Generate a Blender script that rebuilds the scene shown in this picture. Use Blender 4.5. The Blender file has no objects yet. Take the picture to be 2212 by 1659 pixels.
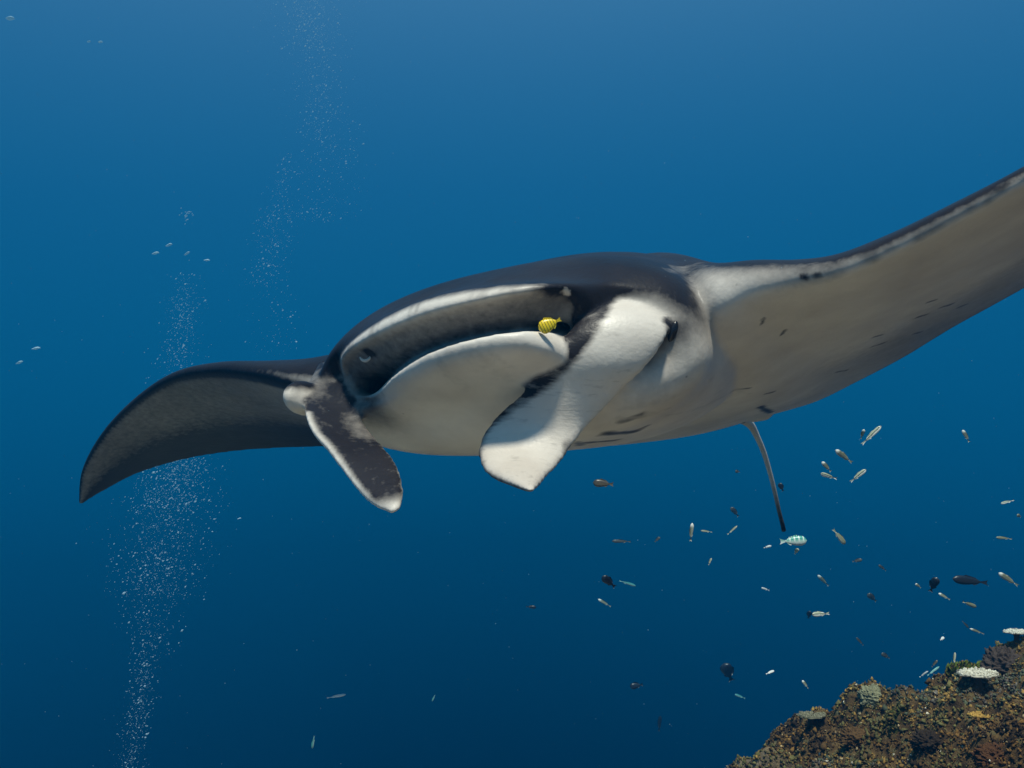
import bpy, bmesh, math, random
import numpy as np
from mathutils import Vector, Matrix, kdtree
from mathutils.bvhtree import BVHTree

R = math.radians
scene = bpy.context.scene
COL = scene.collection
rng = np.random.default_rng(7)
random.seed(7)

# ------------------------------------------------------------------ camera
cam_data = bpy.data.cameras.new('camera')
cam_data.sensor_width = 36.0
cam_data.lens = 30.0
cam_data.clip_start = 0.05
cam_data.clip_end = 400.0
cam = bpy.data.objects.new('camera', cam_data)
cam.location = (0, 0, 0)
cam.rotation_euler = (R(90), 0, 0)
COL.objects.link(cam)
scene.camera = cam

# ------------------------------------------------------------------ water light (world)
SUN_EL, SUN_AZ = 73.0, 175.0          # high sun, a little behind the camera
world = bpy.data.worlds.new('World')
scene.world = world
world.use_nodes = True
wn, wl = world.node_tree.nodes, world.node_tree.links
wn.clear()
w_out = wn.new('ShaderNodeOutputWorld')
w_tc = wn.new('ShaderNodeTexCoord')
w_sep = wn.new('ShaderNodeSeparateXYZ')
wl.new(w_tc.outputs['Generated'], w_sep.inputs[0])
w_map = wn.new('ShaderNodeMapRange')
w_map.inputs['From Min'].default_value = -1.0
w_map.inputs['From Max'].default_value = 1.0
wl.new(w_sep.outputs['Z'], w_map.inputs['Value'])
w_ramp = wn.new('ShaderNodeValToRGB')
w_ramp.color_ramp.interpolation = 'B_SPLINE'
cr = w_ramp.color_ramp
WATER = [(0.00, (0.0, 0.002, 0.010)), (0.27, (0.0, 0.0, 0.004)), (0.41, (0.0002, 0.062, 0.140)),
         (0.50, (0.0006, 0.113, 0.240)), (0.60, (0.008, 0.137, 0.290)), (0.705, (0.036, 0.166, 0.350)),
         (0.82, (0.15, 0.34, 0.52)), (1.00, (0.32, 0.55, 0.70))]
cr.elements[0].position, cr.elements[1].position = WATER[0][0], WATER[-1][0]
cr.elements[0].color = (*WATER[0][1], 1)
cr.elements[1].color = (*WATER[-1][1], 1)
for p, c in WATER[1:-1]:
    e = cr.elements.new(p)
    e.color = (*c, 1)
wl.new(w_map.outputs[0], w_ramp.inputs[0])
# daylight sky seen through the water inside Snell's window
w_sky = wn.new('ShaderNodeTexSky')
w_sky.sky_type = 'NISHITA'
w_sky.sun_disc = False
w_sky.sun_elevation = R(SUN_EL)
w_sky.sun_rotation = R(SUN_AZ)
w_tint = wn.new('ShaderNodeMixRGB')
w_tint.blend_type = 'MULTIPLY'
w_tint.inputs[0].default_value = 1.0
w_tint.inputs[2].default_value = (0.45, 0.85, 1.0, 1)
wl.new(w_sky.outputs[0], w_tint.inputs[1])
w_bg_sky = wn.new('ShaderNodeBackground')
w_bg_sky.inputs[1].default_value = 0.12
wl.new(w_tint.outputs[0], w_bg_sky.inputs[0])
w_bg = wn.new('ShaderNodeBackground')
w_bg.inputs[1].default_value = 1.0
wl.new(w_ramp.outputs[0], w_bg.inputs[0])
w_snell = wn.new('ShaderNodeMapRange')
w_snell.interpolation_type = 'SMOOTHSTEP'
w_snell.inputs['From Min'].default_value = 0.58
w_snell.inputs['From Max'].default_value = 0.80
wl.new(w_sep.outputs['Z'], w_snell.inputs['Value'])
w_mix = wn.new('ShaderNodeMixShader')
wl.new(w_snell.outputs[0], w_mix.inputs[0])
wl.new(w_bg.outputs[0], w_mix.inputs[1])
wl.new(w_bg_sky.outputs[0], w_mix.inputs[2])
wl.new(w_mix.outputs[0], w_out.inputs[0])

# ------------------------------------------------------------------ sun
sd = bpy.data.lights.new('sun', 'SUN')
sd.energy = 5.0
sd.angle = R(6.0)
sd.color = (1.0, 0.885, 0.74)
sun = bpy.data.objects.new('sun', sd)
_az, _el = R(SUN_AZ), R(SUN_EL)
to_sun = Vector((math.sin(_az) * math.cos(_el), math.cos(_az) * math.cos(_el), math.sin(_el)))
sun.rotation_euler = to_sun.to_track_quat('Z', 'Y').to_euler()
COL.objects.link(sun)

scene.view_settings.view_transform = 'Standard'
scene.view_settings.look = 'None'
scene.view_settings.exposure = 0.0
scene.view_settings.gamma = 1.0
scene.view_settings.use_curve_mapping = False
scene.cycles.use_denoising = True
scene.cycles.max_bounces = 6
scene.cycles.diffuse_bounces = 3
scene.cycles.volume_bounces = 0
scene.cycles.transparent_max_bounces = 8

# ------------------------------------------------------------------ helpers
F, CX, CY = 1843.0, 1106.0, 829.5     # focal length and centre, in the units of a 2212 x 1659 picture


def P(x, y, d):
    """World point seen at picture point (x, y) at distance d along the view axis."""
    return np.array([(x - CX) / F * d, d, (CY - y) / F * d])


def Z6(x, y):
    return 1234.4 + x * 0.4898, 846.5 + y * 0.4898


def nrm(v):
    v = np.asarray(v, float)
    return v / (np.linalg.norm(v, axis=-1, keepdims=True) + 1e-12)


def catmull(pts, n, closed=False, arclen=True):
    """Smooth curve through the rows of pts (any dimension), n samples."""
    p = np.asarray(pts, float)
    m = len(p)
    if closed:
        q = np.vstack([p[-1], p, p[0], p[1]])
        seg = m
    else:
        q = np.vstack([2 * p[0] - p[1], p, 2 * p[-1] - p[-2]])
        seg = m - 1
    per = 40
    t = np.linspace(0, 1, per, endpoint=False)[:, None]
    out = []
    for i in range(seg):
        a, b, c, d = q[i], q[i + 1], q[i + 2], q[i + 3]
        out.append(0.5 * ((2 * b) + (-a + c) * t + (2 * a - 5 * b + 4 * c - d) * t ** 2 + (-a + 3 * b - 3 * c + d) * t ** 3))
    out = np.vstack(out + ([p[:1]] if closed else [p[-1:]]))
    if arclen:
        L = np.r_[0, np.cumsum(np.linalg.norm(np.diff(out[:, :3], axis=0), axis=1))]
    else:
        L = np.linspace(0, 1, len(out))
    s = np.linspace(0, L[-1], n + 1)[:-1] if closed else np.linspace(0, L[-1], n)
    return np.stack([np.interp(s, L, out[:, k]) for k in range(out.shape[1])], 1)


def _hash(ix, iy, iz):
    n = (ix * 374761393 + iy * 668265263 + iz * 2147483647 * 3) & 0xFFFFFFFF
    n = ((n ^ (n >> 13)) * 1274126177) & 0xFFFFFFFF
    n = n ^ (n >> 16)
    return (n & 0xFFFF) / 65535.0


def vnoise(p):
    p = np.asarray(p, float)
    i = np.floor(p).astype(np.int64)
    f = p - i
    f = f * f * (3 - 2 * f)
    r = 0
    for dx in (0, 1):
        for dy in (0, 1):
            for dz in (0, 1):
                w = (f[:, 0] if dx else 1 - f[:, 0]) * (f[:, 1] if dy else 1 - f[:, 1]) * (f[:, 2] if dz else 1 - f[:, 2])
                r = r + w * _hash(i[:, 0] + dx, i[:, 1] + dy, i[:, 2] + dz)
    return r


def fbm(p, octs=4, gain=0.5):
    a, s, t = 1.0, 0.0, 0.0
    p = np.asarray(p, float)
    for o in range(octs):
        s = s + a * vnoise(p * 2 ** o + 17.3 * o)
        t += a
        a *= gain
    return s / t


def sstep(a, b, x):
    t = np.clip((x - a) / (b - a), 0, 1)
    return t * t * (3 - 2 * t)


def mesh_obj(name, verts, faces, mat=None, parent=None, smooth=True):
    me = bpy.data.meshes.new(name)
    me.from_pydata([tuple(v) for v in verts], [], [tuple(f) for f in faces])
    me.update()
    if smooth:
        me.polygons.foreach_set('use_smooth', [True] * len(me.polygons))
    if mat:
        me.materials.append(mat)
    o = bpy.data.objects.new(name, me)
    COL.objects.link(o)
    if parent:
        o.parent = parent
    return o


def tag(o, label=None, cat=None, group=None, kind=None):
    if label: o['label'] = label
    if cat: o['category'] = cat
    if group: o['group'] = group
    if kind: o['kind'] = kind
    return o


def grid_faces(n, m, closed_m=True, off=0):
    """Quads of an n x m grid (rows = rings)."""
    f = []
    mm = m if closed_m else m - 1
    for i in range(n - 1):
        for j in range(mm):
            a = off + i * m + j
            b = off + i * m + (j + 1) % m
            f.append((a, b, b + m, a + m))
    return f


def new_mat(name):
    m = bpy.data.materials.new(name)
    m.use_nodes = True
    nt = m.node_tree
    return m, nt.nodes, nt.links, nt.nodes['Principled BSDF']


def simple_mat(name, c1, c2, scale=40.0, rough=0.6, spec=0.3, bump=0.0, coord='Object'):
    m, n, l, b = new_mat(name)
    tc = n.new('ShaderNodeTexCoord')
    nz = n.new('ShaderNodeTexNoise')
    nz.inputs['Scale'].default_value = scale
    nz.inputs['Detail'].default_value = 5
    l.new(tc.outputs[coord], nz.inputs['Vector'])
    r = n.new('ShaderNodeValToRGB')
    r.color_ramp.elements[0].position, r.color_ramp.elements[1].position = 0.35, 0.65
    r.color_ramp.elements[0].color, r.color_ramp.elements[1].color = (*c1, 1), (*c2, 1)
    l.new(nz.outputs['Fac'], r.inputs[0])
    l.new(r.outputs[0], b.inputs['Base Color'])
    b.inputs['Roughness'].default_value = rough
    b.inputs['Specular IOR Level'].default_value = spec
    if bump:
        bp = n.new('ShaderNodeBump')
        bp.inputs['Strength'].default_value = bump
        bp.inputs['Distance'].default_value = 0.01
        l.new(nz.outputs['Fac'], bp.inputs['Height'])
        l.new(bp.outputs[0], b.inputs['Normal'])
    return m


# ------------------------------------------------------------------ reef slope (the ground)
def reef_plain(x, y):
    ye = np.where(y < 0.9, 0.9 - 0.25 * (0.9 - y), y)
    z = -0.9 + 0.94 * (x - 1.2) - 0.47 * (ye - 2.0)
    y0 = 4.15 - sstep(1.45, 1.95, x) * 1.15
    over = y - y0
    z = z - 0.75 * np.where(over > -0.4, (np.clip(over, -0.4, 9) + 0.4) ** 1.5, 0)
    z = z + 0.23 * sstep(1.6, 1.0, x) * sstep(2.4, 3.6, y) - 0.13 * sstep(1.40, 1.62, x) + 0.22 * sstep(1.76, 1.92, x) * sstep(3.5, 3.1, y)
    top = -0.35 + 0.12 * np.sin(x * 1.7 + y)
    z = -np.logaddexp(-z * 5, -top * 5) / 5          # soft cap on the shallow side
    z = np.logaddexp(z * 3, -7.0 * 3) / 3             # deep floor
    return z


def reef_z(x, y):
    p = np.stack([x, y, x * 0], 1)
    z = reef_plain(x, y)
    lump = fbm(p * 2.1 + 4.2, 3) - 0.5
    mid = fbm(p * 7.0 + 1.7, 3) - 0.5
    ridge = np.abs(fbm(p * 15.0 + 9.1, 3) - 0.5) * 2
    fine = fbm(p * 34.0 + 3.3, 2) - 0.5
    billow = 1 - np.abs(fbm(p * 5.5 + 6.6, 2) - 0.5) * 4
    return z + 0.26 * lump + 0.14 * mid - 0.10 * billow + 0.085 * (0.5 - ridge) + 0.040 * fine + 0.03


def reef_color(x, y):
    return None


def build_reef():
    xs = np.concatenate([np.linspace(-8, 0.6, 90, endpoint=False), np.linspace(0.6, 2.6, 300, endpoint=False), np.linspace(2.6, 7, 40)])
    ys = np.concatenate([np.linspace(-6, 1.4, 70, endpoint=False), np.linspace(1.4, 4.7, 420, endpoint=False), np.linspace(4.7, 10, 50)])
    X, Y = np.meshgrid(xs, ys)
    x, y = X.ravel(), Y.ravel()
    z = reef_z(x, y)
    V = np.stack([x, y, z], 1)
    o = mesh_obj('reef_slope', V, grid_faces(len(ys), len(xs), False))
    tag(o, kind='structure')
    return o


# ------------------------------------------------------------------ manta frame
A = R(27)
def _eyes():
    kl, kr = (1445 - CX) / F, (617 - CX) / F
    zl, zr = (CY - 712) / F, (CY - 848) / F
    wd = 0.66
    lat, dd = wd * math.cos(A), wd * math.sin(A)
    # kl*(D-dd/2) - kr*(D+dd/2) = lat
    D = (lat + dd / 2 * (kl + kr)) / (kl - kr)
    l = np.array([kl * (D - dd / 2), D - dd / 2, zl * (D - dd / 2)])
    r = np.array([kr * (D + dd / 2), D + dd / 2, zr * (D + dd / 2)])
    return l, r
EYE_L, EYE_R = _eyes()
M0 = (EYE_L + EYE_R) / 2
EX = nrm(EYE_L - EYE_R)
EY = np.array([math.sin(A), math.cos(A), -0.10])
EY = nrm(EY - EX * EY.dot(EX))
EZ = np.cross(EX, EY)


def B(u, v, w):
    return M0 + u * EX + v * EY + w * EZ


def to_b(p):
    q = np.asarray(p) - M0
    return np.stack([q @ EX, q @ EY, q @ EZ], -1)


def PV(x, y, v):
    """Point on the picture ray (x, y) lying in the body plane v = const."""
    r = P(x, y, 1.0)
    return r * ((v + M0 @ EY) / (r @ EY))


def PU(x, y, u):
    r = P(x, y, 1.0)
    return r * ((u + M0 @ EX) / (r @ EX))


SRC_V, SRC_D, SRC_K, SRC_S = [], [], [], []      # source points, darkness, component, skin-grain coordinates


def add_src(v, d, k, st):
    SRC_V.append(np.asarray(v, float)); SRC_D.append(np.asarray(d, float)); SRC_K.append(np.full(len(v), k)); SRC_S.append(st)


COMPS = []                            # closed shells merged into the body


def shell(verts_rings, dark, k, cap=True, st=None):
    n, m = verts_rings.shape[:2]
    if st is None:
        st = np.zeros((n, m, 2))
    V = verts_rings.reshape(-1, 3)
    f = grid_faces(n, m, True)
    if cap:
        V = np.vstack([V, verts_rings[0].mean(0), verts_rings[-1].mean(0)])
        a, b = n * m, n * m + 1
        for j in range(m):
            f.append((a, (j + 1) % m, j))
            f.append((b, (n - 1) * m + j, (n - 1) * m + (j + 1) % m))
    COMPS.append((V, f))
    add_src(verts_rings.reshape(-1, 3), dark.reshape(-1), k, st.reshape(-1, 2))


# ---- disc: pectoral wings and back
def build_disc():
    c = B(0.0, 0.40, 0.055)
    ST = [  # leading edge (x, y, d), trailing edge (x, y, d), thickness above, below
        ((170, 1087, 2.50), (177, 1089, 2.505), .006, .004),
        ((178, 1015, 2.43), (222, 1061, 2.53), .012, .007),
        ((222, 935, 2.34), (300, 1021, 2.55), .018, .010),
        ((290, 864, 2.24), (400, 991, 2.57), .024, .012),
        ((370, 812, 2.13), (520, 972, 2.59), .032, .014),
        ((460, 795, 2.00), (660, 964, 2.61), .042, .018),
        ((560, 803, 1.87), (820, 960, 2.62), .058, .028),
        ((650, 820, 1.78), (960, 957, 2.62), .090, .050),
        ((790, 830, 1.74), (1130, 950, 2.60), .150, .085),
        (None, (1320, 935, 2.56), .225, .110),
        (c, (1570, 906, 2.50), .250, .115),
        (None, (1664, 888, 2.36), .228, .100),
        ((1500, 672, 1.30), (1755, 866, 2.25), .138, .075),
        ((1610, 622, 1.24), (1850, 822, 2.10), .088, .045),
        ((1705, 602, 1.20), (1950, 770, 1.97), .060, .030),
        ((1800, 585, 1.16), (2050, 709, 1.86), .048, .022),
        ((1920, 537, 1.12), (2160, 648, 1.76), .042, .018),
        ((2060, 466, 1.08), (2290, 575, 1.65), .036, .016),
        ((2212, 383, 1.04), (2450, 480, 1.55), .030, .014),
        ((2450, 240, 1.00), (2700, 320, 1.42), .024, .012),
        ((2850, -30, .96), (3050, 40, 1.25), .015, .008),
        ((3400, -560, .97), (3410, -555, .98), .006, .004)]
    le, te, th = [], [], []
    for a, b, u, d in ST:
        le.append(P(*a) if isinstance(a, tuple) else a)
        te.append(P(*b)); th.append((u, d))
    for i in range(len(le)):
        if le[i] is None:
            pr, nx = le[i - 1], le[i + 1]
            le[i] = (pr + nx) / 2 + 0.03 * EY
    n = 220
    full = catmull(np.hstack([np.array(le), np.array(te), np.array(th)]), n, arclen=False)
    LE, TE, TH = full[:, :3], full[:, 3:6], np.clip(full[:, 6:], .003, 1)
    T = np.gradient((LE + TE) / 2, axis=0)
    C = TE - LE
    N = nrm(np.cross(T, C))
    h = 44
    t = (1 - np.cos(np.linspace(0, np.pi, h))) / 2
    def naca(t):
        y = .2969 * np.sqrt(t) - .126 * t - .3516 * t ** 2 + .2843 * t ** 3 - .1036 * t ** 4
        return y / .1002 / 1.0
    prof = naca(t) * 0.5 * 2 / 2.0
    prof = naca(t) / naca(np.array([.3]))[0]
    prof = prof + 0.02 * t
    rings = np.zeros((n, 2 * h - 2, 3))
    dk = np.zeros((n, 2 * h - 2))
    ss = np.linspace(0, len(ST) - 1, n)
    for i in range(n):
        up = LE[i] + t[:, None] * C[i] + (prof * TH[i, 0] + .0035)[:, None] * N[i]
        lo = LE[i] + t[:, None] * C[i] - (prof * TH[i, 1] + .0035)[:, None] * N[i]
        rings[i] = np.vstack([up, lo[-2:0:-1]])
        s = ss[i]
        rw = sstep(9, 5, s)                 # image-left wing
        lw = sstep(11, 15, s)
        we = .001 + .006 * sstep(.40, .68, fbm(np.array([[s * 5.3, 2.2, 0.0]]), 3)[0])
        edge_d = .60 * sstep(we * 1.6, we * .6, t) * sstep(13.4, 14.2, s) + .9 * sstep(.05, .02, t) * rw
        lo_d = edge_d + (0.08 * sstep(.25, .75, t) + (.20 * rw + .42 * lw) * sstep(.30, .85, t) + .25 * sstep(.95, 1, t)) + .74 * rw  # last term paints the far wing's shade into its underside
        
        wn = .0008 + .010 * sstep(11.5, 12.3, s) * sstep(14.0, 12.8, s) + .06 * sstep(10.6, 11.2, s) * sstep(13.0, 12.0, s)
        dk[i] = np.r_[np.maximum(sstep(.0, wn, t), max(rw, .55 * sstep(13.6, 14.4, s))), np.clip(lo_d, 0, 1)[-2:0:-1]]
    tt = np.r_[t, t[-2:0:-1]]
    st = np.stack(np.meshgrid(ss * 3.0, tt * 1.5, indexing='ij'), -1)
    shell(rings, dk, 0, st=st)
    return LE, TE



# ---- head: a cup whose rim is the lips, wrapped from the throat out over the lips to the neck
def build_head():
    up = [(738, 800, .035), (744, 768, .00), (800, 730, -.045), (900, 685, -.075), (1000, 657, -.085), (1100, 636, -.075), (1180, 626, -.05), (1222, 632, -.02)]
    cr_ = [(1240, 668, .005)]
    lo = [(1232, 716, .04), (1180, 713, -.035), (1120, 712, -.085), (1040, 723, -.105), (960, 744, -.105), (900, 769, -.09), (845, 808, -.055), (806, 848, .0)]
    cl = [(765, 850, .04)]
    m = 160
    def ring_px(lst):
        return catmull([PV(*q) for q in lst], m, closed=True)
    lip = ring_px(up + cr_ + lo + cl)
    pal = ring_px([(782, 836, .065), (788, 815, .05), (830, 796, .012), (900, 754, -.02), (1000, 721, -.03), (1100, 703, -.02), (1180, 695, .005), (1218, 697, .03),
                   (1232, 700, .04), (1226, 722, .03), (1180, 720, .01), (1120, 719, -.01), (1040, 730, -.025), (960, 751, -.025), (900, 776, -.015), (845, 815, .01), (808, 854, .045), (780, 848, .07)])
    lb = to_b(lip)
    cen = lb.mean(0)
    iL = np.argmin(np.linalg.norm(lip - PV(*cl[0]), axis=1))
    iR = np.argmin(np.linalg.norm(lip - PV(*cr_[0]), axis=1))
    is_up = np.zeros(m, bool)
    fr = np.zeros(m)
    nu = (iR - iL) % m
    for j in range(m):
        q = (j - iL) % m
        if q <= nu:
            is_up[j] = True; fr[j] = q / nu
        else:
            fr[j] = 1 - (q - nu) / (m - nu)
    ang = np.where(is_up, np.pi - fr * np.pi, np.pi + fr * np.pi)       # left corner pi, top pi/2, right 0, bottom 3pi/2
    ca, sa = np.cos(ang), np.sin(ang)
    dnm = np.clip(-sa, 0, 1)
    def body_ring(v, uc, wc, hw, hu, hd, e=2.3):
        cu = np.sign(ca) * np.abs(ca) ** (2 / e)
        su = np.sign(sa) * np.abs(sa) ** (2 / e)
        return np.array([B(uc + hw * c_, v, wc + (hu if s_ >= 0 else hd) * s_) for c_, s_ in zip(cu, su)])
    def grown(a, kv, dv, du_, dd_):
        return np.array([B(cen[0] + (b[0] - cen[0]) * a, b[1] * kv + dv, b[2] + (du_ if s_ > 0 else -dd_) * abs(s_)) for b, s_ in zip(lb, sa)])
    pb = to_b(pal)
    deep = np.array([B(cen[0] + (b[0] - cen[0]) * .93, b[1] + .10, b[2] + .012 - .022 * s_) for b, s_ in zip(pb, sa)])
    wl_ = sstep(.1, -.6, ca)[:, None]          # the far cheek is full, the near one runs into the head fin
    cheek = grown(1.22, .6, .070, .060, .065) * (1 - wl_) + body_ring(.045, .0, .0, .300, .130, .075, 2.3) * wl_
    seq = [(body_ring(.36, cen[0], cen[2] - .02, .05, .02, .02), 1.0, 1.0),
           (body_ring(.33, cen[0], cen[2] - .02, .13, .03, .03), 1.0, 1.0),
           (deep, 1.0, 1.0),
           (pal, .80, .5),
           (grown(.985, 1, .018, -.008, .0), .68, .05),
           (lip + np.outer(dnm, EY * .006), .30, .0),
           (grown(1.02, 1, .004, .014, .012), .0, .0),
           (grown(1.08, 1, .022, .030, .032), .90, .0),
           (cheek, 1.0, .0),
           (body_ring(.12, .0, .012, .335, .158, .130, 2.5), 1.0, .0),
           (body_ring(.22, .0, .02, .345, .182, .145, 2.5), 1.0, .0),
           (body_ring(.36, .02, .03, .33, .215, .15, 2.2), 1.0, .0),
           (body_ring(.55, .04, .04, .27, .235, .14, 2.0), 1.0, .0),
           (body_ring(.75, .0, .04, .10, .14, .08, 2.0), 1.0, .0)]
    ctrl = np.array([q[0] for q in seq])
    du = np.array([q[1] for q in seq]); dl = np.array([q[2] for q in seq])
    n, nr = 190, len(seq)
    fine = catmull(np.hstack([ctrl.reshape(nr, -1), du[:, None], dl[:, None]]), n, arclen=False)
    rings = fine[:, :-2].reshape(n, m, 3)
    DU, DL = np.clip(fine[:, -2], 0, 1), np.clip(fine[:, -1], 0, 1)
    ri = np.linspace(0, nr - 1, n)
    dk = np.zeros((n, m))
    for i in range(n):
        b = to_b(rings[i])
        if ri[i] < 6:
            dk[i] = DU[i] * sstep(-.15, .15, sa) + DL[i] * sstep(.15, -.15, sa)
            # dusky skin at the inside of the picture-left corner
            dk[i] = np.maximum(dk[i], .5 * sstep(-.16, -.19, b[:, 0]) * sstep(.3, 1.0, ri[i]))
        else:
            u, v, w = b[:, 0], b[:, 1], b[:, 2]
            wb = .050 - .028 * sstep(.07, .13, v) * sstep(.1, .25, u) - .032 * sstep(-.15, -.25, u)
            dk[i] = DU[i] * sstep(-.014, .014, w - wb)
            # darker patch under the picture-left corner of the lower jaw
            dk[i] = np.maximum(dk[i], .75 * sstep(-.10, -.17, u) * sstep(.10, .02, v) * sstep(.06, .0, w))
    smear = sstep(.45, .75, fbm(np.stack([fr * 70, fr * 0 + 3.1, fr * 0], 1), 3)) * (~is_up) * sstep(.97, .8, np.abs(ca))
    dk = dk + .22 * smear[None] * (sstep(5.6, 6.2, ri) * sstep(9.0, 6.6, ri))[:, None]
    lipn = fbm(np.stack([fr * 60, ang * 0, ang * 0], 1), 3)
    dk = dk + (.38 * sstep(.50, .75, lipn) * is_up)[None] * (sstep(5.0, 5.8, ri) * sstep(7.2, 6.4, ri))[:, None] * (1 - dk)
    # dark skin round the near corner of the mouth, from the nostril down to the head fin
    rc = sstep(.80, .95, ca)[None] * sstep(3.0, 4.2, ri)[:, None] * sstep(9.5, 8.0, ri)[:, None]
    dk = np.maximum(dk, .95 * rc)
    st = np.stack(np.meshgrid(ri * 1.0, ang * 6, indexing='ij'), -1)
    shell(rings, dk, 1, st=st)


def sheet(edge_a, edge_b, th, camber, k, dark_fn, ns=170, nt=60, base_th=2.0, sscale=60.0, lens=.75):
    """A fin: ruled between two edge curves, bulged by camber, with a lens-shaped thickness."""
    a = catmull([P(*q) for q in edge_a], ns)
    b = catmull([P(*q) for q in edge_b], ns)
    t = np.linspace(0, 1, nt)
    mid = a[:, None] * (1 - t)[None, :, None] + b[:, None] * t[None, :, None]
    s = np.linspace(0, 1, ns)
    ds = np.gradient(mid, axis=0); dt = np.gradient(mid, axis=1)
    N = nrm(np.cross(ds, dt))
    N = np.where((np.sum(N * nrm(mid), -1) > 0)[..., None], -N, N)
    bul = camber(s)[:, None] * (4 * t * (1 - t))[None, :]
    mid = mid + N * bul[..., None]
    thick = th * ((1 - lens) + lens * np.sqrt(np.clip(4 * t * (1 - t), 0, 1)))[None, :] * (1 + (base_th - 1) * sstep(.35, 0, s))[:, None]
    thick = thick * (1 - .5 * sstep(.85, 1, s))[:, None]
    fr = mid + N * thick[..., None] / 2
    bk = mid - N * thick[..., None] / 2
    rings = np.concatenate([fr, bk[:, ::-1]], 1)
    S, Tm = np.meshgrid(s, t, indexing='ij')
    dk = np.concatenate([dark_fn(S, Tm, True), dark_fn(S, Tm, False)[:, ::-1]], 1)
    st1 = np.stack([S * sscale, Tm * 4], -1)
    shell(rings, dk, k, st=np.concatenate([st1, st1[:, ::-1]], 1))


def build_fins():
    # its left head fin: broad white outer face towards us
    ea = [(1290, 645, 1.38), (1254, 676, 1.245), (1207, 745, 1.200), (1135, 838, 1.214), (1073, 898, 1.217), (1040, 940, 1.209), (1031, 984, 1.186), (1048, 1022, 1.148), (1098, 1044, 1.105), (1145, 1061, 1.06)]
    eb = [(1440, 650, 1.38), (1452, 702, 1.240), (1412, 775, 1.214), (1349, 838, 1.225), (1291, 900, 1.227), (1249, 950, 1.215), (1216, 995, 1.187), (1182, 1032, 1.147), (1166, 1050, 1.105), (1156, 1061, 1.068)]
    def dk(S, T, front):
        if not front:
            return np.full_like(S, .85)
        lim = np.interp(S, [0, .1, .28, .45, .56, .68, .9, 1], [.46, .42, .33, .22, .14, .06, .0, -.1])
        d = sstep(.06, -.06, T - lim) * (1 - .25 * sstep(.50, .62, S))
        top = sstep(.03, -.03, S - (.15 + .30 * np.clip(.66 - T, 0, 1)))
        return np.maximum(d, top)
    sheet(ea, eb, .020, lambda s: .009 * np.sin(np.pi * np.clip(s * 1.05, 0, 1)) ** .8 + .012 * sstep(.35, .12, s), 2, dk)
    # its right head fin: dark inner face towards us, pale outer margin
    ea = [(690, 800, 1.56), (662, 838, 1.455), (656, 885, 1.38), (672, 930, 1.33), (704, 968, 1.29), (750, 1031, 1.235), (792, 1081, 1.195), (832, 1105, 1.17), (848, 1108, 1.165)]
    eb = [(742, 804, 1.50), (760, 850, 1.44), (780, 900, 1.39), (806, 940, 1.35), (838, 976, 1.30), (862, 1012, 1.25), (873, 1058, 1.205), (871, 1092, 1.175), (858, 1106, 1.168)]
    def dk2(S, T, front):
        if not front:
            return np.zeros_like(S)
        edge = np.where(S < .40, 1.0, sstep(.02, .15, T))
        edge = edge * sstep(1.0, .90, S)
        patch = .22 * sstep(.18, .03, np.abs(S - .20)) * sstep(.55, .2, T) + .20 * sstep(.14, .03, np.abs(S - .45)) * sstep(.5, .8, T)
        root = .6 * sstep(.17, .06, S) * sstep(.35, .6, T)
        return np.clip(edge * (.95 - patch - root), 0, 1)
    sheet(ea, eb, .024, lambda s: -.010 * np.sin(np.pi * s), 3, dk2)
    # pelvic fins beside the tail root
    for pa, pb_ in (([(1560, 884, 2.28), (1592, 902, 2.42), (1622, 912, 2.50)], [(1648, 862, 2.24), (1674, 888, 2.38), (1664, 905, 2.46)]),
                    ([(1505, 894, 2.34), (1528, 906, 2.46), (1545, 912, 2.54)], [(1570, 884, 2.30), (1590, 900, 2.44), (1572, 910, 2.53)])):
        sheet(pa, pb_, .014, lambda s: 0 * s, 0, lambda S, T, f: np.full_like(S, .12 if f else 1.0), ns=40, nt=20, sscale=4)


def ellipsoid_shell(c, ax, r, k, dark):
    n, m = 18, 26
    th = np.linspace(.12, np.pi - .12, n); ph = np.linspace(0, 2 * np.pi, m, endpoint=False)
    TH, PH = np.meshgrid(th, ph, indexing='ij')
    rings = c + (np.cos(TH) * r[0])[..., None] * ax[0] + (np.sin(TH) * np.cos(PH) * r[1])[..., None] * ax[1] + (np.sin(TH) * np.sin(PH) * r[2])[..., None] * ax[2]
    w = to_b(rings)[..., 2] - to_b(c)[2]
    shell(rings, dark(w), k)


LE, TE = build_disc()
build_head()
build_fins()
ellipsoid_shell(B(-.305, .012, -.012), (EX, EY, EZ), (.019, .048, .031), 4, lambda w: .08 + .9 * sstep(.004, .018, w))

# merge all shells into one continuous skin
mv, mf, off = [], [], 0
for V, f in COMPS:
    mv.append(V); mf += [tuple(i + off for i in q) for q in f]; off += len(V)
tmp = mesh_obj('tmp_manta', np.vstack(mv), mf)
rm = tmp.modifiers.new('remesh', 'REMESH')
rm.mode = 'VOXEL'; rm.voxel_size = .0048; rm.use_smooth_shade = True
sm = tmp.modifiers.new('smooth', 'SMOOTH')
sm.factor = .5; sm.iterations = 18
dg = bpy.context.evaluated_depsgraph_get()
skin = bpy.data.meshes.new_from_object(tmp.evaluated_get(dg))
bpy.data.objects.remove(tmp)
skin.name = 'manta_ray'
nv = len(skin.vertices)
co = np.zeros(nv * 3); skin.vertices.foreach_get('co', co); co = co.reshape(-1, 3)
print('manta verts', nv)

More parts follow.
